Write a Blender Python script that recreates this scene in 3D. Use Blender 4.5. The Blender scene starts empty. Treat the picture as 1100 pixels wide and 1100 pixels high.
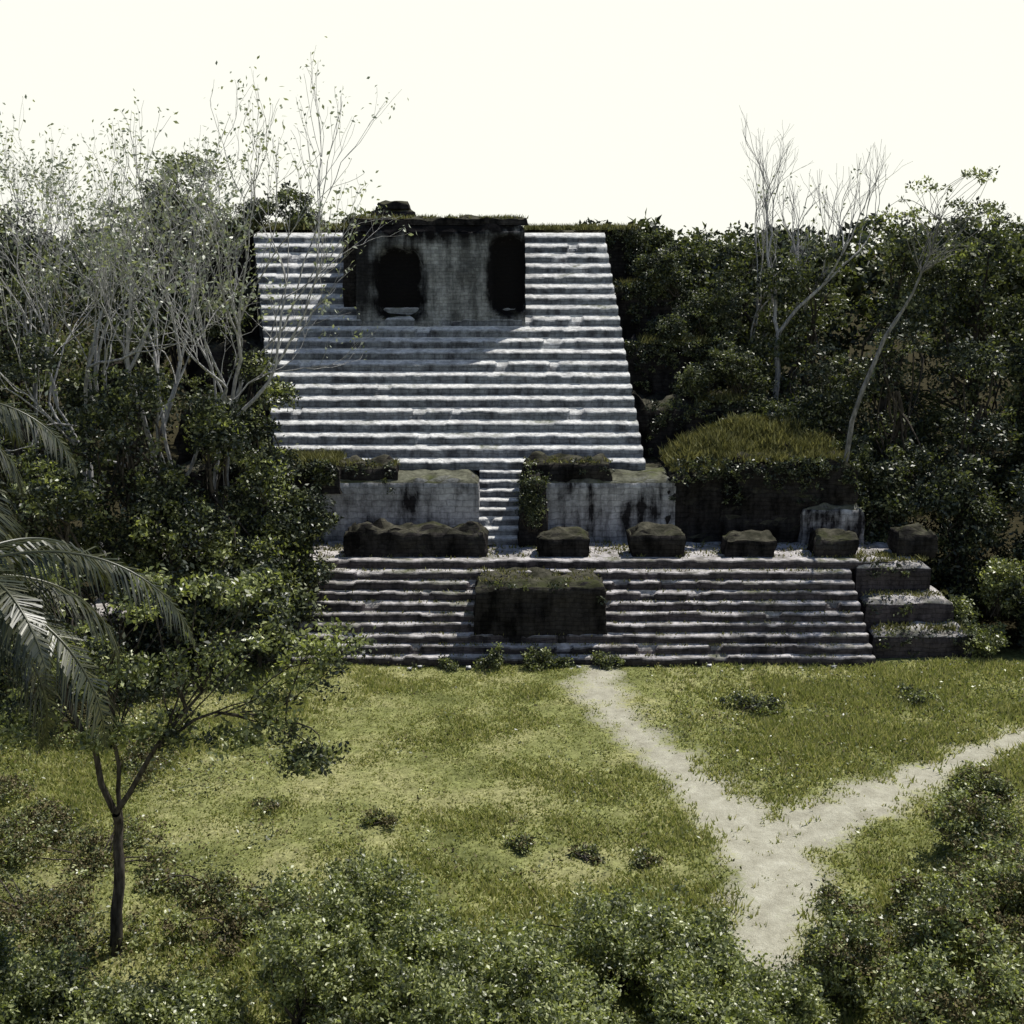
import bpy, math, numpy as np
from mathutils import Vector, noise
rng=np.random.default_rng(11)
sc=bpy.context.scene
R=math.radians
# ---------------------------------------------------------------- helpers
class B:
    def __init__(s): s.v=[];s.f=[];s.n=0
    def add(s,V,F,m=0):
        V=np.asarray(V,float).reshape(-1,3);F=np.asarray(F,int)
        if len(F)==0: return
        s.v.append(V); s.f.append((F+s.n,m)); s.n+=len(V)
    def obj(s,name,mats,parent=None,smooth=False,attr=None):
        V=np.concatenate(s.v)
        me=bpy.data.meshes.new(name)
        me.vertices.add(len(V)); me.vertices.foreach_set('co',V.ravel())
        nl=sum(f.size for f,_ in s.f); npol=sum(len(f) for f,_ in s.f)
        me.loops.add(nl); me.loops.foreach_set('vertex_index',np.concatenate([f.ravel() for f,_ in s.f]))
        tot=np.concatenate([np.full(len(f),f.shape[1]) for f,_ in s.f])
        st=np.concatenate([[0],np.cumsum(tot)[:-1]])
        me.polygons.add(npol); me.polygons.foreach_set('loop_start',st); me.polygons.foreach_set('loop_total',tot)
        me.polygons.foreach_set('material_index',np.concatenate([np.full(len(f),m) for f,m in s.f]))
        if smooth: me.polygons.foreach_set('use_smooth',np.ones(npol,bool))
        for m in mats: me.materials.append(m)
        if attr is not None:
            a=me.attributes.new(attr[0],'FLOAT','POINT'); a.data.foreach_set('value',np.asarray(attr[1],float))
        me.update(calc_edges=True)
        o=bpy.data.objects.new(name,me); sc.collection.objects.link(o)
        if parent: o.parent=parent
        return o
def unit(v): return v/np.maximum(np.linalg.norm(v,axis=-1,keepdims=True),1e-9)
def tube(b,P,Rad,sides=6,m=0):
    P=np.asarray(P,float); n=len(P)
    T=unit(np.gradient(P,axis=0))
    ref=np.array([0.3,0.2,1.0]); 
    U=np.cross(T,ref); bad=np.linalg.norm(U,axis=1)<.15
    U[bad]=np.cross(T[bad],np.array([1.0,0,0])); U=unit(U); W=np.cross(T,U)
    a=np.linspace(0,2*np.pi,sides,endpoint=False)
    V=P[:,None]+np.asarray(Rad)[:,None,None]*(np.cos(a)[None,:,None]*U[:,None]+np.sin(a)[None,:,None]*W[:,None])
    i=np.arange(n-1)[:,None]*sides; j=np.arange(sides)[None]; k=(j+1)%sides
    F=np.stack([i+j,i+k,i+sides+k,i+sides+j],-1).reshape(-1,4)
    b.add(V,F,m)
def leaves(b,C,size,m=0,upb=.6,wid=.5):
    N=len(C)
    if N==0: return
    n=unit(rng.normal(size=(N,3))+np.array([0,0,upb])); d=rng.normal(size=(N,3)); a=unit(np.cross(n,d)); c=np.cross(n,a)
    L=size*rng.uniform(.6,1.35,(N,1)); W=L*wid
    V=np.stack([C,C+a*L*.45+c*W*.5+n*L*.08,C+a*L,C+a*L*.45-c*W*.5+n*L*.08],1)
    F=np.arange(N*4).reshape(N,4)
    b.add(V.reshape(-1,3),F,m)
def clumps(b,C,nleaf,cr,leaf,m=(1,)):
    K=len(C); rr=cr*rng.uniform(.5,1.3,(K,1,1))
    P=rng.normal(size=(K,nleaf,3)); P=unit(P)*rng.uniform(0,1,(K,nleaf,1))**.5*rr*np.array([1.15,1.15,.7])
    Q=C[:,None]+P
    mi=rng.integers(0,len(m),K)
    for i,mm in enumerate(m):
        leaves(b,Q[mi==i].reshape(-1,3),leaf,mm)
def crown(b,lobes,per,nleaf,cr,leaf,m=(1,),surf=.35,gap=.0):
    allc=[]
    for (x,y,z,rx,ry,rz) in lobes:
        k=int(per)
        D=unit(rng.normal(size=(k,3))); r=rng.uniform(.15,1,(k,1))**surf
        C=np.array([x,y,z])+D*r*np.array([rx,ry,rz])*rng.uniform(.85,1.12,(k,1))
        allc.append(C)
    C=np.concatenate(allc)
    if gap>0:
        ph=C*1.3+np.array([1,5,2]); s=np.sin(ph[:,0]*1.7+ph[:,2])+np.sin(ph[:,1]*1.3-ph[:,2]*1.9)
        C2=C[s>-2+gap*2]
        if len(C2)>.5*len(C): C=C2
    clumps(b,C,nleaf,cr,leaf,m)
    return C
def limb(b,p,q,r0,r1,bend=.12,n=6,m=0,sides=5):
    p=np.array(p,float);q=np.array(q,float);t=np.linspace(0,1,n)[:,None]
    L=np.linalg.norm(q-p); off=rng.normal(size=3)*L*bend
    P=p+(q-p)*t+off*np.sin(t*np.pi)+rng.normal(size=(n,3))*L*.012
    P[:,2]+= (np.sin(t[:,0]*np.pi)*L*.06)
    tube(b,P,r0+(r1-r0)*t[:,0],sides,m); return P
_fr=np.random.default_rng(3)
_F=[(f*math.cos(a),f*math.sin(a),p,1/f**.6) for f,a,p in zip(_fr.uniform(.18,2.6,26),_fr.uniform(0,6.28,26),_fr.uniform(0,6.28,26))]
def fnoise(x,y):
    s=0
    for a,c,p,w in _F: s=s+w*np.sin(a*x+c*y+p)
    return s/2.6
# ---------------------------------------------------------------- materials
def mat(name):
    m=bpy.data.materials.new(name); m.use_nodes=True; nt=m.node_tree; nt.nodes.clear()
    out=nt.nodes.new('ShaderNodeOutputMaterial'); return m,nt,out
def N(nt,t,**k):
    n=nt.nodes.new(t)
    for a,v in k.items(): setattr(n,a,v)
    return n
def ramp(nt,src,stops):
    r=N(nt,'ShaderNodeValToRGB'); e=r.color_ramp.elements
    while len(e)<len(stops): e.new(.5)
    for i,(p,c) in enumerate(stops): e[i].position=p; e[i].color=(*c,1) if len(c)==3 else c
    nt.links.new(src,r.inputs[0]); return r.outputs[0]
def g(v): return (v,v,v)
def mix(nt,f,a,b,mode='MIX'):
    n=N(nt,'ShaderNodeMix',data_type='RGBA',blend_type=mode)
    for s,v in ((0,f),(6,a),(7,b)):
        if isinstance(v,bpy.types.NodeSocket): nt.links.new(v,n.inputs[s])
        else: n.inputs[s].default_value=v if s==0 else (*v,1)
    return n.outputs[2]
def math_(nt,op,a,b=None,c=None,clamp=False):
    n=N(nt,'ShaderNodeMath',operation=op,use_clamp=clamp)
    for i,v in enumerate((a,b,c)):
        if v is None: continue
        if isinstance(v,bpy.types.NodeSocket): nt.links.new(v,n.inputs[i])
        else: n.inputs[i].default_value=v
    return n.outputs[0]
def noi(nt,vec,scale,detail=4,rough=.6,dist=0):
    n=N(nt,'ShaderNodeTexNoise'); n.inputs['Scale'].default_value=scale; n.inputs['Detail'].default_value=detail
    n.inputs['Roughness'].default_value=rough; n.inputs['Distortion'].default_value=dist
    nt.links.new(vec,n.inputs['Vector']); return n.outputs[0]
def leafmat(name,cols,rough=.42,trans=.3,spec=.06,tc=(1.5,1.6,.6)):
    m,nt,out=mat(name)
    ge=N(nt,'ShaderNodeNewGeometry')
    k=len(cols); c=ramp(nt,ge.outputs['Random Per Island'],[(i/(k-1),cc) for i,cc in enumerate(cols)])
    d=N(nt,'ShaderNodeBsdfDiffuse'); nt.links.new(c,d.inputs[0]); sh=d.outputs[0]
    if trans>0:
        t=N(nt,'ShaderNodeBsdfTranslucent'); nt.links.new(mix(nt,1.0,c,tc,'MULTIPLY'),t.inputs[0])
        ms=N(nt,'ShaderNodeMixShader'); ms.inputs[0].default_value=trans; nt.links.new(sh,ms.inputs[1]); nt.links.new(t.outputs[0],ms.inputs[2]); sh=ms.outputs[0]
    if spec>0:
        gl=N(nt,'ShaderNodeBsdfGlossy'); gl.inputs['Roughness'].default_value=rough
        ms=N(nt,'ShaderNodeMixShader'); ms.inputs[0].default_value=spec; nt.links.new(sh,ms.inputs[1]); nt.links.new(gl.outputs[0],ms.inputs[2]); sh=ms.outputs[0]
    nt.links.new(sh,out.inputs[0]); return m
M_dark=leafmat('leaf_dark',[(.011,.018,.012),(.03,.04,.022),(.065,.075,.036)],.42,0,.05)
M_mid=leafmat('leaf_mid',[(.035,.047,.02),(.10,.115,.048),(.20,.215,.10)],.42,.25,.06)
M_light=leafmat('leaf_light',[(.06,.075,.024),(.22,.25,.09),(.50,.52,.25)],.42,.3,.07)
M_brown=leafmat('leaf_dry',[(.06,.048,.025),(.15,.12,.055),(.14,.145,.06)],.6,0,.02)
M_pale=leafmat('leaf_pale',[(.25,.27,.2),(.42,.44,.36),(.12,.15,.08)],.4,.2,.06)
M_palm=leafmat('leaf_palm',[(.014,.02,.011),(.03,.038,.015),(.075,.075,.028)],.4,.15,.07)
M_grass=leafmat('grass_blade',[(.15,.18,.055),(.28,.305,.10),(.41,.41,.17),(.5,.46,.25)],.55,.35,0,(1.1,1.13,.75))
M_lgrass=leafmat('ledge_grass_blade',[(.06,.06,.03),(.15,.155,.06),(.33,.32,.16)],.55,.25,0,(1.15,1.1,.7))
def barkmat(name,a,b_,sc_=2.5):
    m,nt,out=mat(name); tc=N(nt,'ShaderNodeTexCoord'); mp=N(nt,'ShaderNodeMapping'); mp.inputs['Scale'].default_value=(1,1,.3)
    nt.links.new(tc.outputs['Object'],mp.inputs[0]); n=noi(nt,mp.outputs[0],sc_*3,3)
    c=ramp(nt,n,[(.35,a),(.65,b_)]); p=N(nt,'ShaderNodeBsdfDiffuse'); nt.links.new(c,p.inputs[0]); nt.links.new(p.outputs[0],out.inputs[0]); return m
K_dark=barkmat('bark_dark',(.03,.026,.022),(.10,.088,.075))
K_pale=barkmat('bark_pale',(.22,.215,.22),(.52,.51,.5))
K_grey=barkmat('bark_grey',(.10,.098,.095),(.30,.29,.28))
def stonemat(name,vert_a,vert_b,top_a,top_b,blot=None,brick=.55,moss=.25,mossc=(.09,.10,.04)):
    m,nt,out=mat(name); tc=N(nt,'ShaderNodeTexCoord'); ob=tc.outputs['Object']
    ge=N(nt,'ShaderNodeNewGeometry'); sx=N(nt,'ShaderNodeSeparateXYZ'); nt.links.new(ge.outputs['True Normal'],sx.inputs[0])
    so=N(nt,'ShaderNodeSeparateXYZ'); nt.links.new(ob,so.inputs[0])
    n1=noi(nt,ob,.45,6,.65,.4); n2=noi(nt,ob,4,4,.7); n3=noi(nt,ob,1.3,4,.6)
    mp=N(nt,'ShaderNodeMapping'); mp.inputs['Scale'].default_value=(1.6,1.6,.25); nt.links.new(ob,mp.inputs[0]); n4=noi(nt,mp.outputs[0],1,5,.65)
    s=math_(nt,'ADD',math_(nt,'MULTIPLY',n1,.5),math_(nt,'MULTIPLY',n4,.5))
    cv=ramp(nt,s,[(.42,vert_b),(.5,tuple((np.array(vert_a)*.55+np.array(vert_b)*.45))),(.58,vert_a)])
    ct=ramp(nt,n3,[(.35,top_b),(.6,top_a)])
    f=math_(nt,'MULTIPLY_ADD',sx.outputs[2],2.6,-1.1,True)  # pale upward faces, dark upright ones: weathering plus sun and shade in the colour
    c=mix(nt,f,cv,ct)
    cx=N(nt,'ShaderNodeCombineXYZ'); nt.links.new(math_(nt,'ADD',so.outputs[0],math_(nt,'MULTIPLY',so.outputs[1],.93)),cx.inputs[0]); nt.links.new(so.outputs[2],cx.inputs[1])
    br=N(nt,'ShaderNodeTexBrick'); br.inputs['Scale'].default_value=1; br.inputs['Brick Width'].default_value=brick; br.inputs['Row Height'].default_value=brick*.42
    br.inputs['Mortar Size'].default_value=.025; br.inputs['Mortar Smooth'].default_value=.4
    br.inputs['Color1'].default_value=(1,1,1,1); br.inputs['Color2'].default_value=(.62,.62,.62,1); br.inputs['Mortar'].default_value=(.4,.4,.4,1)
    va=N(nt,'ShaderNodeVectorMath',operation='MULTIPLY_ADD'); nz=N(nt,'ShaderNodeTexNoise'); nz.inputs['Scale'].default_value=1.5; nt.links.new(ob,nz.inputs['Vector'])
    nt.links.new(nz.outputs['Color'],va.inputs[0]); va.inputs[1].default_value=(.35,.25,0); nt.links.new(cx.outputs[0],va.inputs[2]); nt.links.new(va.outputs[0],br.inputs['Vector'])
    fb=math_(nt,'MULTIPLY',math_(nt,'SUBTRACT',1,f),.55)
    c=mix(nt,fb,c,mix(nt,1.0,c,br.outputs['Color'],'MULTIPLY'))
    c=mix(nt,.65,c,mix(nt,1.0,c,ramp(nt,n2,[(.3,g(.42)),(.65,g(1.2))]),'MULTIPLY'))
    if moss>0:
        mk=ramp(nt,n1,[(.5+.2*(1-moss)-.1,g(0)),(.62+.2*(1-moss)-.1,g(1))])
        mf=math_(nt,'MULTIPLY',mk,math_(nt,'MULTIPLY',f,.85)); c=mix(nt,mf,c,mossc)
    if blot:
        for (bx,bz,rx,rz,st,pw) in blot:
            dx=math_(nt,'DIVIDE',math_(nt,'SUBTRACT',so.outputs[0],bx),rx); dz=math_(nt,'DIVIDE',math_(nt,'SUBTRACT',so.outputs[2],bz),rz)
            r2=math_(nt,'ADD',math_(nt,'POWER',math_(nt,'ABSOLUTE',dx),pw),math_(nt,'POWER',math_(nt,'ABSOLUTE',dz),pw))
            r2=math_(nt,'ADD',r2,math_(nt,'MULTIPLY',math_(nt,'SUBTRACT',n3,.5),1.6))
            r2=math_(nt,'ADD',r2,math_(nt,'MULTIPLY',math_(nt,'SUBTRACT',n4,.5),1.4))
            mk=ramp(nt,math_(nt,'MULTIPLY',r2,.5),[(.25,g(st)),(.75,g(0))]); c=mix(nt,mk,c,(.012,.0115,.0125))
    p=N(nt,'ShaderNodeBsdfDiffuse'); nt.links.new(c,p.inputs[0])
    h=math_(nt,'ADD',math_(nt,'MULTIPLY',n2,.6),math_(nt,'MULTIPLY',br.outputs['Fac'],-.5))
    bu=N(nt,'ShaderNodeBump'); bu.inputs['Strength'].default_value=.7; bu.inputs['Distance'].default_value=.08; nt.links.new(h,bu.inputs['Height']); nt.links.new(bu.outputs[0],p.inputs['Normal'])
    nt.links.new(p.outputs[0],out.inputs[0]); return m
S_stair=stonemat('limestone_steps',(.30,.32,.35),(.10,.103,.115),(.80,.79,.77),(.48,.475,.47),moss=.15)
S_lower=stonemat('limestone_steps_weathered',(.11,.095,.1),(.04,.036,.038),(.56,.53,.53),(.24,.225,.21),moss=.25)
S_dark=stonemat('blackened_masonry',(.05,.046,.045),(.011,.0105,.0105),(.09,.085,.065),(.03,.03,.022),moss=.4,mossc=(.05,.055,.025))
S_wall=stonemat('stuccoed_wall',(.5,.5,.52),(.03,.028,.03),(.16,.16,.12),(.06,.06,.045),brick=.8)
S_block=stonemat('summit_wall_plaster',(.38,.395,.41),(.13,.135,.14),(.12,.12,.09),(.05,.05,.035),
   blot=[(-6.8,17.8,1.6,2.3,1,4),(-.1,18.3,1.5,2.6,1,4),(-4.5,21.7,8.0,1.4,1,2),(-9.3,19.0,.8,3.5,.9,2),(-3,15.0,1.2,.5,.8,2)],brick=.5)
# ---------------------------------------------------------------- ground and path
PA=[(4.2,57.2,.2),(3.9,54.2,.6),(4.65,50.8,.35),(5.6,48.2,.35),(6.6,45.8,.5),(7.9,42,.9),(8.8,39,1.35),(8.5,36.2,1.1),(7.7,33.5,.7),(6.9,30.5,.5),(6.5,26,.4)]
PB=[(34,56,.35),(21.5,48.7,.35),(16.7,45,.45),(14,42.9,.6),(11.75,41.2,.85),(9,39.4,1.25)]
def pathd(x,y):
    best=np.full(x.shape,99.)
    for P in (PA,PB):
        for (x0,y0,w0),(x1,y1,w1) in zip(P[:-1],P[1:]):
            dx,dy=x1-x0,y1-y0; t=np.clip(((x-x0)*dx+(y-y0)*dy)/(dx*dx+dy*dy),0,1)
            d=np.hypot(x-x0-t*dx,y-y0-t*dy)-(w0+(w1-w0)*t); best=np.minimum(best,d)
    wob=.22*np.sin(x*1.9+y*.7)+.18*np.sin(y*2.3-x*1.1)+.12*np.sin(x*4.1+1)*np.sin(y*3.7)
    return best+wob
def gz(x,y):
    a=.09*np.sin(x*.31+1)*np.sin(y*.27)+.06*np.sin(x*.6+y*.45)
    side=np.clip((np.abs(x)-26)/30,0,1)
    return a+side*.8
def axis(a,b_,st,far,gr=1.25):
    c=list(np.arange(a,b_+1e-6,st)); s=st
    while c[-1]<far: s*=gr; c.append(c[-1]+s)
    s=st
    while c[0]>-far: s*=gr; c.insert(0,c[0]-s)
    return np.array(c)
xs=axis(-32,36,.4,3500); ys=axis(20,66,.4,3500)
X,Y=np.meshgrid(xs,ys); Z=gz(X,np.clip(Y,0,200)); Z=np.where(np.hypot(X,Y-45)>150,0,Z)
b=B(); nx,ny=len(xs),len(ys); i=np.arange(ny-1)[:,None]*nx; j=np.arange(nx-1)[None]
b.add(np.stack([X,Y,Z],-1),np.stack([i+j,i+j+1,i+nx+j+1,i+nx+j],-1).reshape(-1,4))
def groundmat(name,dark=1.0,forest=True):
    m,nt,out=mat(name); tc=N(nt,'ShaderNodeTexCoord'); ob=tc.outputs['Object']
    n1=noi(nt,ob,.22,5,.65,.3); n2=noi(nt,ob,6,4,.75); n3=noi(nt,ob,1.4,4,.7); n5=noi(nt,ob,30,2,.7)
    q=lambda *c:tuple(v*dark for v in c)
    gcol=ramp(nt,n1,[(.33,q(.15,.165,.06)),(.47,q(.27,.285,.11)),(.6,q(.37,.36,.17)),(.75,q(.24,.25,.10))])
    gcol=mix(nt,.85,gcol,mix(nt,1.0,gcol,ramp(nt,n2,[(.32,g(.35)),(.68,g(1.3))]),'MULTIPLY'))
    gcol=mix(nt,.6,gcol,mix(nt,1.0,gcol,ramp(nt,n3,[(.3,g(.5)),(.65,g(1.15))]),'MULTIPLY'))
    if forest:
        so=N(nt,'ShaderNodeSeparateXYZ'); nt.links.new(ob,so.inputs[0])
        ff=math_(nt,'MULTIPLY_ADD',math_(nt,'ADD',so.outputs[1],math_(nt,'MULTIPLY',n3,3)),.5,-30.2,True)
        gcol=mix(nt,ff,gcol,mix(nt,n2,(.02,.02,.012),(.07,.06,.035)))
    dirt=ramp(nt,n3,[(.3,(.33,.31,.24)),(.55,(.46,.44,.35)),(.75,(.58,.56,.46))])
    dirt=mix(nt,.6,dirt,mix(nt,1.0,dirt,ramp(nt,n5,[(.3,g(.5)),(.65,g(1.15))]),'MULTIPLY'))
    at=N(nt,'ShaderNodeAttribute',attribute_name='pd')
    e=math_(nt,'ADD',at.outputs['Fac'],math_(nt,'MULTIPLY',math_(nt,'SUBTRACT',n3,.5),2.4))
    e=math_(nt,'ADD',e,math_(nt,'MULTIPLY',math_(nt,'SUBTRACT',n2,.5),2.2))
    k=ramp(nt,e,[(0.0,g(1)),(.95,g(0))])
    c=mix(nt,k,gcol,dirt)
    p=N(nt,'ShaderNodeBsdfDiffuse'); nt.links.new(c,p.inputs[0]); bu=N(nt,'ShaderNodeBump'); bu.inputs['Strength'].default_value=.8; bu.inputs['Distance'].default_value=.08
    nt.links.new(math_(nt,'ADD',n2,math_(nt,'MULTIPLY',n5,.4)),bu.inputs['Height']); nt.links.new(bu.outputs[0],p.inputs['Normal']); nt.links.new(p.outputs[0],out.inputs[0]); return m
GM=groundmat('meadow_soil'); GM2=groundmat('mound_soil',.3,False)
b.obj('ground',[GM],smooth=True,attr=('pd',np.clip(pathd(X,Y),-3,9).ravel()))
px=np.arange(2,36,.16); py=np.arange(26,58,.16); PX,PY=np.meshgrid(px,py); D=pathd(PX,PY)
keep=(D[:-1,:-1]<.9)&(D[1:,1:]<.9); ii,jj=np.nonzero(keep); w=len(px)
F=np.stack([ii*w+jj,ii*w+jj+1,(ii+1)*w+jj+1,(ii+1)*w+jj],-1)
used=np.unique(F); remap=np.zeros(PX.size,int); remap[used]=np.arange(len(used))
PZ=gz(PX,PY)+.012
b=B(); b.add(np.stack([PX,PY,PZ],-1).reshape(-1,3)[used],remap[F])
b.obj('dirt_path',[GM],smooth=True,attr=('pd',D.ravel()[used]))
def blades(b,x,y,z,h,m=0,nb=5,spread=.12,w=.035):
    n=len(x); P=np.stack([x,y,z],-1)[:,None]+np.concatenate([rng.normal(size=(n,nb,2))*spread,np.zeros((n,nb,1))],-1)
    P=P.reshape(-1,3); k=len(P); H=np.repeat(h,nb)*rng.uniform(.5,1.2,k); a=rng.uniform(0,6.283,k)
    s=np.stack([np.cos(a),np.sin(a),0*a],-1)*w*rng.uniform(.7,1.5,(k,1)); l=rng.normal(size=(k,3))*.45; l[:,2]=1
    V=np.stack([P-s,P+s,P+l*H[:,None]],1); b.add(V.reshape(-1,3),np.arange(k*3).reshape(-1,3),m)
n=105000
gx=rng.uniform(-27,33,n); gy=rng.uniform(25,58,n); d=pathd(gx,gy)
cl=fnoise(gx,gy)
ok=(rng.uniform(size=n)<np.clip(d*.8+.15,0.02,1))&(rng.uniform(size=n)<np.clip(.62+.22*cl,.38,1))
gx,gy,cl=gx[ok],gy[ok],cl[ok]
tall=((gx>7)&(gy>44)).astype(float)
h=.13+.05*np.clip(cl,-1,2)+.14*tall*rng.uniform(.3,1,len(gx))
h[gy<36]+=.08
b=B(); blades(b,gx,gy,gz(gx,gy)-.01,h)
n=9000; wx=rng.uniform(-27,33,n); wy=rng.uniform(26,57,n); dd=pathd(wx,wy)
cl=fnoise(wx+40,wy-9)*1.3
pr=.06+.14*np.clip(cl-.3,0,2)+.25*((wx>8)&(wy>43))+.5*(wx<-8)*(cl>-.6)+.3*(wy<34)+.12*(wy<40)
ok=(dd>.5)&(rng.uniform(size=n)<pr); wx,wy=wx[ok],wy[ok]
q=12; ht=rng.uniform(.1,.3,len(wx))+.25*(wx<-9)*rng.uniform(0,1,len(wx))
C=np.repeat(np.stack([wx,wy,gz(wx,wy)+ht],-1),q,0)+rng.normal(size=(len(wx)*q,3))*np.array([.26,.26,.13])
C[:,2]=np.maximum(C[:,2],gz(C[:,0],C[:,1])+.02)
s=rng.uniform(size=len(C)); leaves(b,C[s<.45],.13,1,.8); leaves(b,C[(s>=.45)&(s<.75)],.13,2,.8); leaves(b,C[s>=.75],.13,3,.8)
b.obj('meadow_grass',[M_grass,M_light,M_brown,M_mid])
# ---------------------------------------------------------------- pyramid
pyr=bpy.data.objects.new('step_pyramid',None); sc.collection.objects.link(pyr)
def stairs(name,n,y0,z0,run,rise,xl,xr,drop,m,stone=.7,jy=.03,jz=.025,zb=-.3,res=.16,broken=.03,lowa=.3):
    nx_=int((max(xr(0),xr(1))-min(xl(0),xl(1)))/res); u=np.linspace(0,1,nx_)
    rows=[]
    for i_ in range(n):
        t=i_/max(n-1,1); x=xl(t)+(xr(t)-xl(t))*u; ph=rng.uniform(0,5)
        idx=np.floor((x+50+ph)/stone+.25*np.sin(x*1.3+i_)).astype(int)%400
        oy=(rng.normal(size=400)*jy)[idx]; oz=(rng.normal(size=400)*jz)[idx]
        br=(rng.uniform(size=400)<broken)[idx]; oz=oz-br*rng.uniform(.06,.16); oy=oy+br*.12
        p1,p2=rng.uniform(0,6,2)
        low=(.05*np.sin(x*.35+p1)+.03*np.sin(x*.9+p2))*lowa
        oz=oz+low*.6+rng.normal(size=nx_)*.008; oy=oy+low+rng.normal(size=nx_)*.012
        yy=y0+i_*run; zz=z0+i_*rise; dr=drop(t)
        rows.append(np.stack([x,yy+oy*.6+.02,zz+0*x],-1))
        rows.append(np.stack([x,yy+oy-.02,zz+rise*.45+oz*.3],-1))
        rows.append(np.stack([x,yy+oy,zz+rise-dr-.07+oz],-1))
        rows.append(np.stack([x,yy+oy+.05,zz+rise-dr+oz],-1))
        rows.append(np.stack([x,yy+oy*.5+run*.55,zz+rise-dr*.45+oz*.5],-1))
    t=1; x=xl(t)+(xr(t)-xl(t))*u
    rows.append(np.stack([x,x*0+y0+n*run+.3,x*0+z0+n*rise],-1))
    V=np.array(rows); r,c=V.shape[:2]; b=B()
    i=np.arange(r-1)[:,None]*c; j=np.arange(c-1)[None]
    b.add(V,np.stack([i+j,i+j+1,i+c+j+1,i+c+j],-1).reshape(-1,4))
    for e in (0,-1):
        A=V[:,e]; A2=A.copy(); A2[:,2]=zb; k=np.arange(r-1)
        b.add(np.concatenate([A,A2]),np.stack([k,k+1,k+1+r,k+r],-1))
    return b.obj(name,[m],pyr)
def rbox(b,x0,x1,y0,y1,z0,z1,amp=.1,res=.35,bat=.03,m=0,seed=0,recess=None,topn=.12):
    nx_=max(2,int((x1-x0)/res)+1); ny_=max(2,int(min(y1-y0,99)/max(res,(y1-y0)/24))+1); nz_=max(2,int((z1-z0)/res)+1)
    def face(P,isf=False):
        V=P.reshape(-1,3).copy()
        for q in range(len(V)):
            p=Vector(V[q]); nv=noise.noise_vector(p*.9+Vector((seed*3.1,0,0)))+.6*noise.noise_vector(p*2.7+Vector((0,seed,0)))
            h=(V[q][2]-z0)/(z1-z0); dx=nv.x*amp; dy=nv.y*amp; dz=nv.z*amp*.6
            cx=(x0+x1)/2
            e=max(0,(p.z-(z1-.5))/.5)**2*.22*min(1,(z1-z0)/1.5)
            ex=min(1,max(0,(abs(p.x-cx)-((x1-x0)/2-.6))/.6)); ef=min(1,max(0,(y0+.6-p.y)/.6))
            sg=(1 if V[q][0]>cx else -1)
            V[q][0]+= dx - sg*bat*(V[q][2]-z0)*(abs(V[q][0]-cx)/((x1-x0)/2)) - sg*e*ex
            V[q][1]+= dy + bat*(V[q][2]-z0)*(1 if V[q][1]<(y0+y1)/2 else 0)+e*ef
            if h>.95: V[q][2]+=noise.noise(Vector((p.x*1.1+seed,p.y*1.1,0)))*topn*1.5-.18*max(ex**2,ef**2)*min(1,(z1-z0)/1.5)
            V[q][2]+=dz*(h>.05)
            if recess is not None and isf: V[q][1]+=recess(p.x,p.z)
        n0,n1=P.shape[:2]; i=np.arange(n0-1)[:,None]*n1; j=np.arange(n1-1)[None]
        b.add(V,np.stack([i+j,i+j+1,i+n1+j+1,i+n1+j],-1).reshape(-1,4),m)
    X_=np.linspace(x0,x1,nx_);Y_=np.linspace(y0,y1,ny_);Z_=np.linspace(z0,z1,nz_)
    gx_,gz_=np.meshgrid(X_,Z_); face(np.stack([gx_,gx_*0+y0,gz_],-1),True)
    face(np.stack([gx_[:,::-1],gx_*0+y1,gz_],-1))
    gy_,gz2=np.meshgrid(Y_,Z_); face(np.stack([gy_*0+x1,gy_,gz2],-1)); face(np.stack([gy_[:,::-1]*0+x0,gy_[:,::-1],gz2],-1))
    gx2,gy2=np.meshgrid(X_,Y_); face(np.stack([gx2,gy2,gx2*0+z1],-1))
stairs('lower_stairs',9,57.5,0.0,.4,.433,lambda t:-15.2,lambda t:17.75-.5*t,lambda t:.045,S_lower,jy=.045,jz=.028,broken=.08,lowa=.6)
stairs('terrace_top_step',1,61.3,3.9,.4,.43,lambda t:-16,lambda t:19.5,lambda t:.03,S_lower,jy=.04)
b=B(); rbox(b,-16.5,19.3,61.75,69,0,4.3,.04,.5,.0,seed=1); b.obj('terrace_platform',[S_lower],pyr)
b=B(); rbox(b,-1.85,4.6,58.45,61.2,-.1,3.86,.16,.2,.01,seed=2,topn=.2); b.obj('stair_block',[S_dark],pyr)
b=B()
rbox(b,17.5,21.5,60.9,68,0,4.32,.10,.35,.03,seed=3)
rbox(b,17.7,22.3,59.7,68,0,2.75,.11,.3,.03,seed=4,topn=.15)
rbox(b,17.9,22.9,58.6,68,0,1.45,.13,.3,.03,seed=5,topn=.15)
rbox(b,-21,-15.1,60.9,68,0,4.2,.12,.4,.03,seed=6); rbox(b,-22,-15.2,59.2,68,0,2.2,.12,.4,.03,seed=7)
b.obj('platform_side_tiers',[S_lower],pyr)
b=B()
rbox(b,-16.5,-1.75,65.5,68.6,4,7.85,.08,.3,.02,seed=8); rbox(b,1.75,8.9,65.5,68.6,4,7.85,.08,.3,.02,seed=9)
b.obj('stucco_walls',[S_wall],pyr)
b=B()
rbox(b,8.4,12.6,65.5,76,4,8.15,.32,.25,.04,seed=10,topn=.5); rbox(b,11.4,18.5,65.2,76,4,8.8,.38,.25,.05,seed=51,topn=.6)
rbox(b,-17,-9.2,65.3,69,7,8.6,.2,.3,.06,seed=11,topn=.4)
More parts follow.
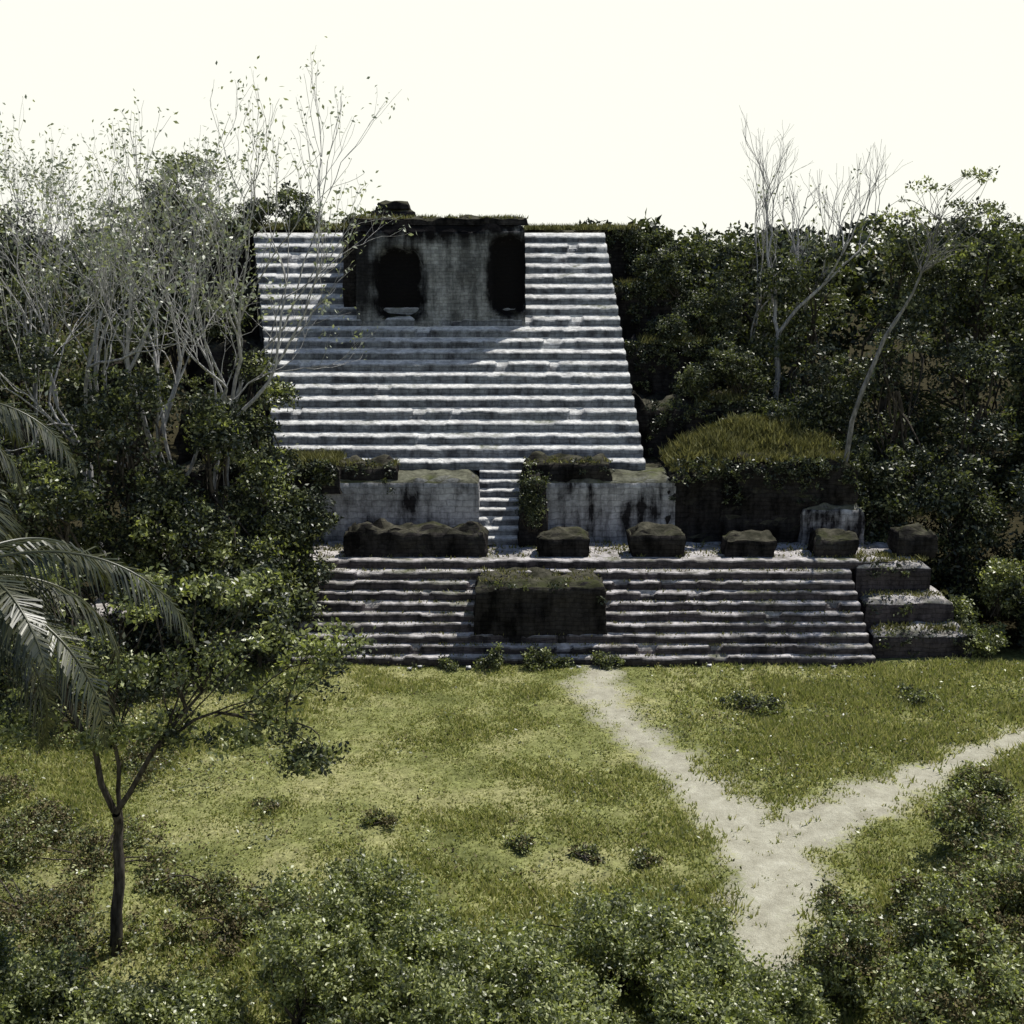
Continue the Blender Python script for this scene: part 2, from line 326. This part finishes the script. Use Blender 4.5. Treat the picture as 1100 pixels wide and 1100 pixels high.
rbox(b,-10.4,-6.2,65.8,67.6,7.4,8.55,.16,.25,.08,seed=21,topn=.3); rbox(b,.6,5.4,65.75,67.4,7.5,8.75,.16,.25,.08,seed=12,topn=.3)
rbox(b,.35,1.9,64.4,68,4,8.0,.25,.25,.05,seed=13,topn=.4)
b.obj('overgrown_buttresses',[S_dark],pyr)
b=B(); rbox(b,15.6,19.0,64.8,66,4.2,6.4,.10,.2,.02,seed=31,topn=.15); b.obj('stucco_remnant',[S_wall],pyr)
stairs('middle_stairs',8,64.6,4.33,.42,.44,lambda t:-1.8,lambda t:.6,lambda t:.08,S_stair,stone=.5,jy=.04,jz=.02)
b=B()
rbox(b,-8.7,-1.3,62.1,63.6,4.25,5.75,.24,.2,.05,seed=14,topn=.35)
for k,(a,c_) in enumerate(((1.45,4.0),(6.15,8.9),(11.1,13.6),(15.7,17.8),(19.9,21.9))):
    rbox(b,a,c_,62.1,63.5,4.25,5.5+.2*math.sin(k*2),.18,.18,-.1,seed=15+k,topn=.2)
b.obj('mask_stumps',[S_dark],pyr)
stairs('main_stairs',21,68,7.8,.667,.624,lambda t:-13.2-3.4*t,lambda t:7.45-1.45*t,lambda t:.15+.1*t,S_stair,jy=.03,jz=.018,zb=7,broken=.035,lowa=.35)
b=B()
rbox(b,-19.5,18,68.7,98,0,7.75,.12,.7,.0,seed=40)
rbox(b,-20,14.8,72.2,96,7,11,.3,.4,.08,seed=41,topn=.7)
rbox(b,-20,12.6,75.6,95,10,14.2,.3,.4,.08,seed=42,topn=.7)
rbox(b,-20,10.6,79.2,94,13,17.5,.3,.4,.08,seed=43,topn=.7)
rbox(b,-20.5,8.4,82.7,93,16.5,21.1,.25,.35,.08,seed=44,topn=.4)
rbox(b,-10.35,-9.3,76.9,84,14,21.4,.12,.3,.01,seed=45)
b.obj('pyramid_tiers',[S_dark],pyr)
def rec(x,z):
    r=0
    for bx,bz,rx,rz in ((-6.8,17.8,1.35,1.95),(-.2,18.3,.95,2.2)):
        q=abs((x-bx)/rx)**4+abs((z-bz)/rz)**4
        r+=.75*max(0,min(1,(1.5-q)*1.2))
    return r
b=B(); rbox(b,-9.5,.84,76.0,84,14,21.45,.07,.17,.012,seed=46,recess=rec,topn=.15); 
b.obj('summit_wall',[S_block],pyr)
b=B(); rbox(b,-9.6,-6.4,85,87.5,20.9,22.6,.12,.25,.12,seed=47); rbox(b,-9.2,-6.9,85.3,87,22.5,23.0,.1,.25,.15,seed=48)
rbox(b,-9.8,1.0,76.3,78,21.3,21.7,.1,.25,.1,seed=49,topn=.2)
b.obj('summit_ruin',[S_dark],pyr)
def strip(b,x0,x1,y0,y1,z,n,h,m=0,nb=6):
    x=rng.uniform(x0,x1,n);y=rng.uniform(y0,y1,n); blades(b,x,y,np.full(n,z),np.full(n,h)*rng.uniform(.4,1.2,n),m,nb,.15,.04)
b=B()
strip(b,.9,8.2,82.8,85,21.1,900,.4); strip(b,-20,-10,82.8,85,21.1,900,.5); strip(b,-9.3,.7,76.4,78.5,21.7,200,.25)
strip(b,8.8,12,65.9,70,8.1,900,.45); strip(b,11.8,18.0,65.6,70,8.7,1500,.5); strip(b,11,14.3,72.8,76,11,500,.5); strip(b,8,12,76,79,14.2,500,.5);strip(b,7,10,79.6,82,17.5,400,.5)
strip(b,-16.5,-9.5,65.9,68.5,8.5,1200,.5); strip(b,-10.2,-6.4,66,67.4,8.4,200,.25); strip(b,.8,5.2,66,67.2,8.6,120,.22)
strip(b,-15,19,61.9,65.4,4.3,700,.2); strip(b,17.7,21.3,61.2,63,4.3,150,.25); strip(b,18,22,60,60.8,2.8,60,.2); strip(b,18,22.6,58.8,59.6,1.4,90,.3); strip(b,-1.6,4.4,58.8,61,3.9,60,.2)
P=rng.uniform(size=(2600,2)); x=9+9*P[:,0]; y=66.5+4.5*P[:,1]; mz=lambda a,c:8.2+.5*a+1.5*np.abs(np.sin(np.clip(a*1.05-.05,0,1)*np.pi))**.7*np.sin(c*np.pi*.6)
zz=mz(P[:,0],P[:,1])+.1+.3*np.sin(x*2.1)*np.sin(y*2)
blades(b,x,y,zz,np.full(len(x),.4)*rng.uniform(.5,1.5,len(x)),0,7,.2,.05)
x=rng.uniform(-15,17,900); k=rng.integers(0,9,900); blades(b,x,57.5+.4*k+.3,.433*(k+1)-.03,np.full(900,.15),0,5,.12,.03)
b.obj('ledge_grass',[M_lgrass],pyr)
b=B(); ux=np.linspace(0,1,40);uy=np.linspace(0,1,16);UX,UY=np.meshgrid(ux,uy)
b.add(np.stack([8.9+9.2*UX,66.3+5*UY,mz(UX,UY)+.15*np.sin(UX*31)*np.sin(UY*17)],-1),
  np.stack([(np.arange(15)[:,None]*40+np.arange(39)[None])+o for o in (0,1,41,40)],-1).reshape(-1,4))
b.obj('earth_mound',[GM2],pyr,smooth=True,attr=('pd',np.full(640,9.)))
b=B(); Cs=[]
def vine(x0,x1,y,z0,z1,n,top=.5):
    x=rng.uniform(x0,x1,n); u=rng.uniform(0,1,n)**(1/(1+top)); s=np.sin(x*1.7)+np.sin(x*3.1+2)
    z=z0+(z1-z0)*u; k=(s*.5+u*2.2)>1.0; Cs.append(np.stack([x,np.full(n,y)+(z-z0)*.04-.1+rng.normal(size=n)*.08,z],-1)[k])
vine(8.6,18.6,65.2,5.5,8.9,200,1.5); vine(-17,-6.4,65.3,6.8,8.7,110); vine(8,14.8,72.1,8,11.2,160); vine(6.6,12.6,75.6,11,14.4,170); vine(6.2,10.6,79.2,14.5,17.8,150); vine(6,8.5,82.8,17.5,21.2,120)
vine(-1.8,4.6,58.4,2.8,4,12,.9); vine(17.8,22.6,58.6,0,1.6,20); vine(17.7,22.2,59.7,1.4,2.9,15); vine(17.6,21.5,60.9,2.8,4.4,14); vine(.5,5.3,65.7,7.6,8.8,14); vine(.4,1.8,64.2,4.6,8.2,50)
Cc=np.concatenate(Cs)
for (xe,ya,yb,za,zb) in ((14.7,72.4,80,7.8,11),(12.5,75.8,82,11,14.2),(10.4,79.4,85,14.2,17.6),(8.3,82.9,88,17.6,21.1)):
    n=110; y=rng.uniform(ya,yb,n); z=rng.uniform(za,zb,n); Cc=np.concatenate([Cc,np.stack([xe-.05*(z-za)+rng.uniform(-.2,.8,n),y,z],-1)])
clumps(b,Cc,26,.3,.17,(0,0,1)); b.obj('creeping_vines',[M_dark,M_mid])
# ---------------------------------------------------------------- trees
def tree(name,x,y,z,H,Rr,mats=(1,2),leaf=.29,nl=8,per=30,nleaf=38,low=.3,cr=.75,gap=.3,tr=None,bark=K_dark,lean=(0,0),lm=(M_dark,M_mid)):
    b=B(); tr=tr or H*.016+.05
    top=np.array([x+lean[0],y+lean[1],z+H*.75])
    T=limb(b,(x,y,z-.3),top,tr,tr*.35,.03,9,0,8)
    lobes=[]
    for k in range(nl):
        a=rng.uniform(0,6.283); hh=rng.uniform(low,.9); rr=Rr*rng.uniform(.3,.75)*(1-.35*hh)
        s=Rr*rng.uniform(.38,.6)
        lobes.append((x+lean[0]*hh+rr*math.cos(a),y+lean[1]*hh+rr*math.sin(a),z+H*hh-s*.2,s,s,s*.75))
    s=Rr*.5; lobes.append((x+lean[0],y+lean[1],z+H-s*.7,s,s,s*.7))
    C=crown(b,lobes,per,nleaf,cr,leaf,mats,gap=gap)
    for c in C[rng.choice(len(C),min(len(C),26),replace=False)]:
        k=rng.integers(3,9); limb(b,T[k],c,tr*.3,.025,.1,5,0,4)
    b.obj(name,[bark,*lm])
DM=(M_dark,M_mid)
for (x,y,H,Rr) in [(12.3,86,21,3.2),(15,82,21.2,4),(19,78,20.4,4.2),(23.5,77,22.2,4.2),(29,79,22.8,4.5),(35,77,21.6,4.5),(41,80,21,5),(32,73,18.5,4),(38,71,18,4)]:
    tree('jungle_tree',x,y,0,H,Rr,nl=12,per=34,low=.3,mats=(1,2,2))
for (x,y,H,Rr) in [(18,71,14.5,3),(22,70,16,3.2),(26,69,15,3.2),(31,68,13,3.4),(24.5,65.5,9,2.8),(29,64,9.5,3),(34,64,10,3.2),(27.5,60.5,5,2.6),(32.5,60,6,3),(20.5,66.5,8.5,2.0)]:
    tree('understory_tree',x,y,0,H,Rr,nl=10,per=34,low=.1,leaf=.24,cr=.65,mats=(1,1,2))
for (x,y,H,Rr) in [(-26,64,21.5,4.5),(-31,60,22,5),(-22.5,72,20,4),(-29,74,22.5,4.5),(-21.5,84,26,3.4),(-25,88,23.5,4),(-15.5,90,24,3)]:
    tree('jungle_tree',x,y,0,H,Rr,nl=12,per=32,low=.35 if H<23 else .6)
for (x,y,H,Rr,l) in [(-22,55,16.5,3.6,.2),(-17.5,56,14.6,3.2,.2),(-14.2,57.5,13.2,2.8,.2),(-12.2,59.3,10.4,2.6,.1),(-19.5,52.5,11,3.2,.05),(-15.5,55,9,3,.02),(-25,51,12,3.5,.05),(-12.3,57,6.5,2.5,.0),(-28,56,16,4,.1),(-13.2,63,14.8,2.1,.3),(-10.4,59.8,8.2,1.8,.2)]:
    tree('plaza_edge_tree',x,y,0,H,Rr,nl=11,per=34,low=l,leaf=.22,cr=.6,nleaf=42,lm=(M_dark,M_light,M_mid),mats=(1,1,1,2,3))
def shrub(name,x,y,z,r,h,leaf=.14,per=26,nleaf=50,mats=(1,2),lm=DM,cr=.4,nl=5,gap=.2,flat=0):
    b=B(); lobes=[]
    for k in range(nl):
        a=rng.uniform(0,6.283); q=rng.uniform(0,.75 if not flat else 1.1)*r; s=r*rng.uniform(.35,.65)*(1 if not flat else .7)
        hh=h*(1 if not flat else rng.uniform(.4,1.2))
        lobes.append((x+q*math.cos(a),y+q*math.sin(a),z+hh*rng.uniform(.2,.75),s,s,hh*.35))
    C=crown(b,lobes,per,nleaf,cr,leaf,mats,gap=gap,surf=.6)
    for c in C[::max(1,len(C)//16)]: limb(b,(x+rng.normal()*.15,y+rng.normal()*.15,z-.05),c,.04,.012,.1,5,0,4)
    b.obj(name,[K_dark,*lm])
for (x,y,z,r,h) in [(9.2,80.5,17.3,1.6,2.6),(11.5,77.5,14,2,3.5),(13.6,74,11,2.2,3.8),(9.8,76.8,14,1.6,3),(11.3,73.4,10.9,1.8,2.6),(15.5,73,7.8,2.2,4),(12.3,70.5,8.5,1.5,2),(16.8,70,8.5,1.8,3),(9.3,84.2,19.6,1.2,1.5),(10.4,79,17,1.6,3.2),(13.2,78,14,2,4.5),(18.6,67.5,7,1.5,2.6),(15,71.5,9.4,1.6,2.2)]:
    shrub('flank_shrub',x,y,z,r,h,.18,24,45)
for (x,y,z,r,h) in [(-14.5,67,8.3,2,2),(-17.6,72,8,2.5,5),(-18,78,14,2.5,4),(-18.5,82.5,19,2,3.5),(-11.8,64,4.2,1.8,3.2),(-13.3,83.5,21,1.2,1.2),(-17,84,21,1.8,2),(-10.5,85,21,1,1),(-10.2,65.4,7.4,1.2,1.5)]:
    shrub('flank_shrub',x,y,z,r,h,.18,24,45)
shrub('wall_shrub',1.1,64.4,5.2,.75,3.3,.12,20,40)
for (x,y,z,r,h) in [(24.8,61,1.5,1.9,3.4),(22.8,60.2,.6,1.2,2.0),(23.6,58.8,0,1.4,1.7)]: shrub('sunlit_shrub',x,y,z,r,h,.18,22,45,lm=(M_light,M_mid))
for (x,y,r,h) in [(-1.1,57.0,.6,1.1),(1.0,56.9,.95,1.6),(4.6,57.1,.5,.9),(2.2,57.1,.5,.7),(-3,57.2,.4,.6),(10.5,52,1.2,.7),(18.2,52.5,1.1,.6)]:
    shrub('meadow_shrub',x,y,0,r,h,.13,10,30,cr=.26,nl=7,lm=(M_dark,M_mid,M_light),mats=(1,2,3),flat=1)
for (x,y,r,h) in [(-4.8,40.5,.6,.6),(2.6,38.2,.5,.35),(4.4,37.8,.45,.35),(-8.8,41.5,.6,.5),(24,51.5,1.1,1.2),(.3,38.8,.5,.3)]:
    shrub('weedy_shrub',x,y,0,r,h,.12,7,24,cr=.24,lm=(M_brown,M_mid,M_light),mats=(1,2,3),flat=1)
for (x,y,r,h) in [(-21,50,2,2.4),(-24,47,2,2.6),(-18,48.5,1.8,1.3),(-14.5,46,1.8,.7),(-19.5,42.5,2.4,1.3),(-16,40.5,2.2,.8),(-17.8,37,2.2,1.5),(-13.5,37.5,2.2,.8),(-9.5,35.6,2,.8),(-14.6,34,2,1.3),(-8,33.5,1.9,1.0),(-12.6,31.8,1.8,1.2)]:
    shrub('weedy_shrub',x,y,0,r,h,.12,16,34,cr=.32,nl=10,lm=(M_brown,M_mid,M_light),mats=(1,1,2,3),flat=1)
FG=[(-4.2,31.6,1.9,3.4),(-5.4,28.8,2.2,3.9),(-2.0,29.8,1.9,2.7),(0.6,29.5,2,2.9),(3.0,30.4,2.1,3.3),(5.2,30.2,1.8,2.7),(1.6,27,2.3,3.2),(4.5,27.2,2.2,3),(-2,26.8,2.2,3),(-7.6,27.5,1.6,2),(6.9,28.4,1.4,1.8)]
for (x,y,r,h) in FG: shrub('foreground_bush',x,y,0,r,h,.125,42,46,cr=.32,nl=8,lm=(M_light,M_mid),mats=(1,1,1,2),gap=.3)
for (x,y,r,h) in [(9.6,30.6,1.7,2.5),(11.8,31.8,1.9,2.9),(13.6,30.4,2,3.2),(10.6,28,2,2.6),(13.3,27.6,2.2,3),(14.8,34.2,1.8,2.9),(15.3,37.5,1.7,2.6),(16.6,40.8,1.3,1.8),(12.6,34.6,1,1.2)]:
    shrub('foreground_bush',x,y,0,r,h,.125,40,46,cr=.32,nl=8,lm=(M_light,M_mid,M_brown),mats=(1,1,2,3),gap=.3)
for (x,y,r,h) in [(-12.3,28.6,1.8,2.3),(-14.2,30.2,1.6,2.4),(-10.4,27.3,1.6,1.8),(-13.4,26.5,2,2.6)]:
    shrub('foreground_bush',x,y,0,r,h,.125,40,46,cr=.32,nl=8,lm=(M_light,M_mid),mats=(1,1,2),gap=.3)
b=B(); T=limb(b,(-11.5,32.3,-.2),(-11.2,32.3,4.5),.19,.12,.02,8,0,9)
f=T[-1]
A1=limb(b,f,(-12.6,32.0,8.6),.1,.05,.04,7,0,7); A2=limb(b,f,(-8.6,32.6,7.8),.09,.04,.06,7,0,7); A3=limb(b,T[6],(-11.3,32.8,8.2),.08,.035,.04,7,0,6)
A4=limb(b,A2[3],(-6.4,32.6,7.0),.05,.025,.06,7,0,6)
lob=[(-6.6,32.8,9.8,1.8,1.6,1.1),(-8.4,32.4,8.8,1.5,1.5,1.1),(-6.0,32.6,7.8,1.3,1.2,.8),(-7.4,33,10.9,1.3,1.2,.6),(-5.0,33,9.1,1,1,.6),(-7.2,32.2,6.6,1.3,1,.5),
 (-12.5,32,9.4,1.7,1.5,1.0),(-14,32.4,8.8,1.6,1.5,1.1),(-11,32.6,8.6,1.4,1.4,.9),(-11.2,32,6.8,.9,.8,.4),(-5.8,32.4,6.0,.8,.8,.35),(-9.8,33,10.6,1.3,1.2,.8),(-13.5,33,10.8,1.6,1.5,1),(-9.6,32.3,7.0,1.3,1,.5),(-13.2,32,7.2,1.2,1,.5)]
C=crown(b,lob,20,46,.42,.17,(1,2,3,3),surf=.5,gap=0)
for c in C:
    br=[A1,A2,A3,A4][int(np.argmin([np.linalg.norm(a[-1]-c) for a in (A1,A2,A3,A4)]))]
    if rng.uniform()<.2: limb(b,br[rng.integers(3,7)],c,.028,.01,.12,6,0,4)
b.obj('slender_tree',[K_dark,M_dark,M_mid,M_light])
def grow(b,p,d,L,r,dep,tips,spread=.5,up=.25,kids=(2,3)):
    n=5; P=[p]; dd=d
    for k in range(n-1):
        dd=unit(dd+rng.normal(size=3)*.14+np.array([0,0,up*.25])); P.append(P[-1]+dd*L/(n-1))
    r1=r*.8; tube(b,P,np.linspace(r,r1,n),6 if r>.05 else 3,0)
    if dep==0: tips.append(P[-1]); tips.append(P[2]); return
    for k in range(rng.integers(kids[0],kids[1]+1)):
        nd=unit(dd+rng.normal(size=3)*spread+np.array([0,0,up]))
        st=P[-1] if k<2 else P[rng.integers(2,4)]
        grow(b,st,nd,L*rng.uniform(.64,.88),r1*rng.uniform(.66,.86),dep-1,tips,spread,up,kids)
def bare(name,x,y,z,L,r,dep,lean=(0,0),leafp=.0,bark=K_pale,spread=.42,up=.2,lm=M_pale,seed=1):
    global rng
    keep_=rng; rng=np.random.default_rng(seed)
    b=B(); tips=[]
    d=unit(np.array([lean[0],lean[1],1.0]))
    grow(b,np.array([x,y,z-.2]),d,L*rng.uniform(.95,1.05),r,dep,tips,spread,up)
    T=np.array(tips); 
    if leafp>0:
        k=int(len(T)*leafp); S=T[rng.integers(0,len(T),k)]+rng.normal(size=(k,3))*.25; leaves(b,S,.24,1)
    b.obj(name,[bark,lm]); rng=keep_
bare('bare_tree',-18.3,62,4,6.5,.19,6,(-.02,0),2.2,spread=.34,up=.24,seed=21)
bare('bare_tree',-14.5,63,6,6.0,.17,6,(.02,0),1.8,spread=.34,up=.24,seed=22)
bare('bare_tree',-21.5,61,4,6.2,.18,6,(-.04,0),2.2,spread=.36,up=.24,seed=23)
bare('bare_tree',-16.2,60,3,5.8,.16,6,(.06,0),1.6,seed=24)
bare('bare_tree',-24.5,63,4,6.4,.16,6,(0,0),2.4,spread=.34,up=.24,seed=25)
bare('bare_tree',-20,59,5,4.9,.15,6,(.05,0),1.6,seed=26)
bare('bare_tree',-16,65,7,6.2,.14,5,(-.03,0),2.0,spread=.3,up=.28,seed=27)
bare('bare_tree',16.4,77,10,4.8,.2,6,(.03,0),.0,spread=.28,up=.25,seed=28)
bare('bare_tree',18.2,80,9,5.2,.18,5,(.0,0),.3,spread=.26,up=.3,seed=29)
bare('bare_tree',14.6,79,9,4.8,.14,5,(0,0),.3,spread=.24,up=.3,seed=30)
b=B(); T=limb(b,(17.6,65.8,7),(20.6,66,16.5),.15,.10,.02,7,0,7); T2=limb(b,T[-1],(22.3,66,21.3),.09,.035,.03,6,0,6)
C=crown(b,[(22.3,66,22.8,2.4,1.5,.8),(24.2,66,21.8,1.6,1.2,.7),(20.5,66,21.6,1.1,1,.5),(23.4,66,20.0,2.0,1.2,.5),(24,66,23.6,1,.8,.3)],9,18,.42,.22,(1,2),surf=.7)
for c in C: limb(b,T2[rng.integers(2,6)],c,.022,.01,.16,6,0,4)
b.obj('leaning_tree',[K_grey,M_mid,M_light])
def palm(name,x,y,H,fr,Lf=4.6):
    b=B(); t=np.linspace(0,1,14); P=np.stack([x-.3*np.sin(t*2),y+0*t,t*H],-1); tube(b,P,.22-.05*t+.015*np.sin(t*90),10,0)
    o=P[-1]
    for (az,el,Ls) in fr:
        az=R(az);el=R(el);n=26;s=np.linspace(0,1,n); L=Lf*Ls
        h=np.array([math.cos(az),math.sin(az),0]); ang=el-s*R(85)*(.6+.6*s)
        pts=[o]; 
        for k in range(1,n): pts.append(pts[-1]+(h*math.cos(ang[k])+np.array([0,0,math.sin(ang[k])]))*L/n)
        pts=np.array(pts); tube(b,pts,np.linspace(.05,.01,n),5,1)
        side=np.array([-math.sin(az),math.cos(az),0])
        m_=110; ss=np.linspace(.12,1,m_); c=np.stack([np.interp(ss,s,pts[:,k]) for k in range(3)],-1)
        tg=unit(np.gradient(c,axis=0))
        for sg in (-1,1):
            l=.95*np.sin(np.clip(ss*.93+.1,0,1)*np.pi*.98)**.6*rng.uniform(.8,1.1,m_)
            d1=unit(side*sg*.9+tg*.55+rng.normal(size=(m_,3))*.12)
            w=tg*.022
            mid=c+d1*l[:,None]*.5+np.array([0,0,-.07])*l[:,None]; tip=c+d1*l[:,None]*.88+np.array([0,0,-.5])*l[:,None]
            V=np.stack([c-w*.6,c+w*.6,mid+w,mid-w,tip],1).reshape(-1,3); k=np.arange(m_)[:,None]*5
            b.add(V,k+np.array([[0,1,2,3]]),1); b.add(V,k+np.array([[3,2,4]]),1)
    b.obj(name,[K_dark,M_palm])
fr=[(5,30,1.2),(-18,8,1.1),(28,12,.95),(-40,35,1),(55,30,1),(90,40,1),(130,25,1),(170,35,1),(210,20,1),(250,30,1),(290,35,1),(-60,5,.9),(45,-8,.8),(-5,-15,.9),(150,60,1)]
palm('palm_tree',-9.8,20.5,14.3,fr)
palm('palm_tree',-12.3,24,16.6,fr,4.0)
b=B(); lob=[]
for k in range(340):
    x=rng.uniform(-125,125); y=rng.uniform(99,135)
    lob.append((x,y,rng.uniform(9,20.2),rng.uniform(3,5),rng.uniform(3,5),rng.uniform(2.5,4)))
for k in range(26): lob.append((10+k*1.9+rng.uniform(-.8,.8),rng.uniform(100,108),rng.uniform(17,19.6),rng.uniform(2,3.4),2.5,rng.uniform(1.8,3)))
for k in range(60):
    sgn=rng.choice([-1,1]); x=sgn*rng.uniform(46,80); y=rng.uniform(40,100); lob.append((x,y,rng.uniform(5,17),4.5,4.5,4))
crown(b,lob,16,34,1.4,.7,(0,1),surf=.3); b.obj('distant_jungle',[M_dark,M_mid])
b=B()
for k in range(22):
    x=rng.uniform(-14,19); y=rng.uniform(56.7,57.4); s=rng.uniform(.06,.13)
    V=np.array([[sx*rng.uniform(.6,1.4),sy*rng.uniform(.6,1.3),sz*rng.uniform(.3,.7)] for sx in (-1,1) for sy in (-1,1) for sz in (-1,1)])*s+np.array([x,y,.03])
    b.add(V,[[0,1,3,2],[4,6,7,5],[0,4,5,1],[2,3,7,6],[1,5,7,3],[0,2,6,4]])
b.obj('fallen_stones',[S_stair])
# ---------------------------------------------------------------- light
sunv=Vector((3.85,3.3,9.2)).normalized()
L=bpy.data.lights.new('sun','SUN'); L.energy=5; L.angle=R(.5); L.color=(1,.965,.88)
so=bpy.data.objects.new('sun',L); sc.collection.objects.link(so); so.rotation_euler=sunv.to_track_quat('Z','Y').to_euler()
w=bpy.data.worlds.new('World'); sc.world=w; w.use_nodes=True; nt=w.node_tree; nt.nodes.clear()
out=nt.nodes.new('ShaderNodeOutputWorld'); sky=nt.nodes.new('ShaderNodeTexSky'); sky.sky_type='NISHITA'; sky.sun_disc=False
sky.sun_elevation=math.asin(sunv.z); sky.sun_rotation=math.atan2(sunv.x,sunv.y); sky.air_density=1; sky.dust_density=.5
bg=nt.nodes.new('ShaderNodeBackground'); bg.inputs[1].default_value=.09; nt.links.new(sky.outputs[0],bg.inputs[0])
bh=nt.nodes.new('ShaderNodeBackground'); bh.inputs[0].default_value=(1,1,.9,1); bh.inputs[1].default_value=1.02
tc=nt.nodes.new('ShaderNodeTexCoord'); sx=nt.nodes.new('ShaderNodeSeparateXYZ'); nt.links.new(tc.outputs['Generated'],sx.inputs[0])
mr=nt.nodes.new('ShaderNodeMapRange'); mr.inputs['From Min'].default_value=.19; mr.inputs['From Max'].default_value=.26; mr.inputs['To Min'].default_value=1; mr.inputs['To Max'].default_value=0
nt.links.new(sx.outputs[2],mr.inputs[0]); ms=nt.nodes.new('ShaderNodeMixShader'); nt.links.new(mr.outputs[0],ms.inputs[0]); nt.links.new(bg.outputs[0],ms.inputs[1]); nt.links.new(bh.outputs[0],ms.inputs[2]); nt.links.new(ms.outputs[0],out.inputs[0])
cam=bpy.data.cameras.new('camera'); co=bpy.data.objects.new('camera',cam); sc.collection.objects.link(co); sc.camera=co
co.location=(0,0,20); co.rotation_euler=(R(90-12.1),0,0); cam.sensor_width=36; cam.angle=R(45); cam.clip_end=8000
sc.view_settings.view_transform='Standard'; sc.view_settings.look='None'; sc.view_settings.exposure=0
print('done')
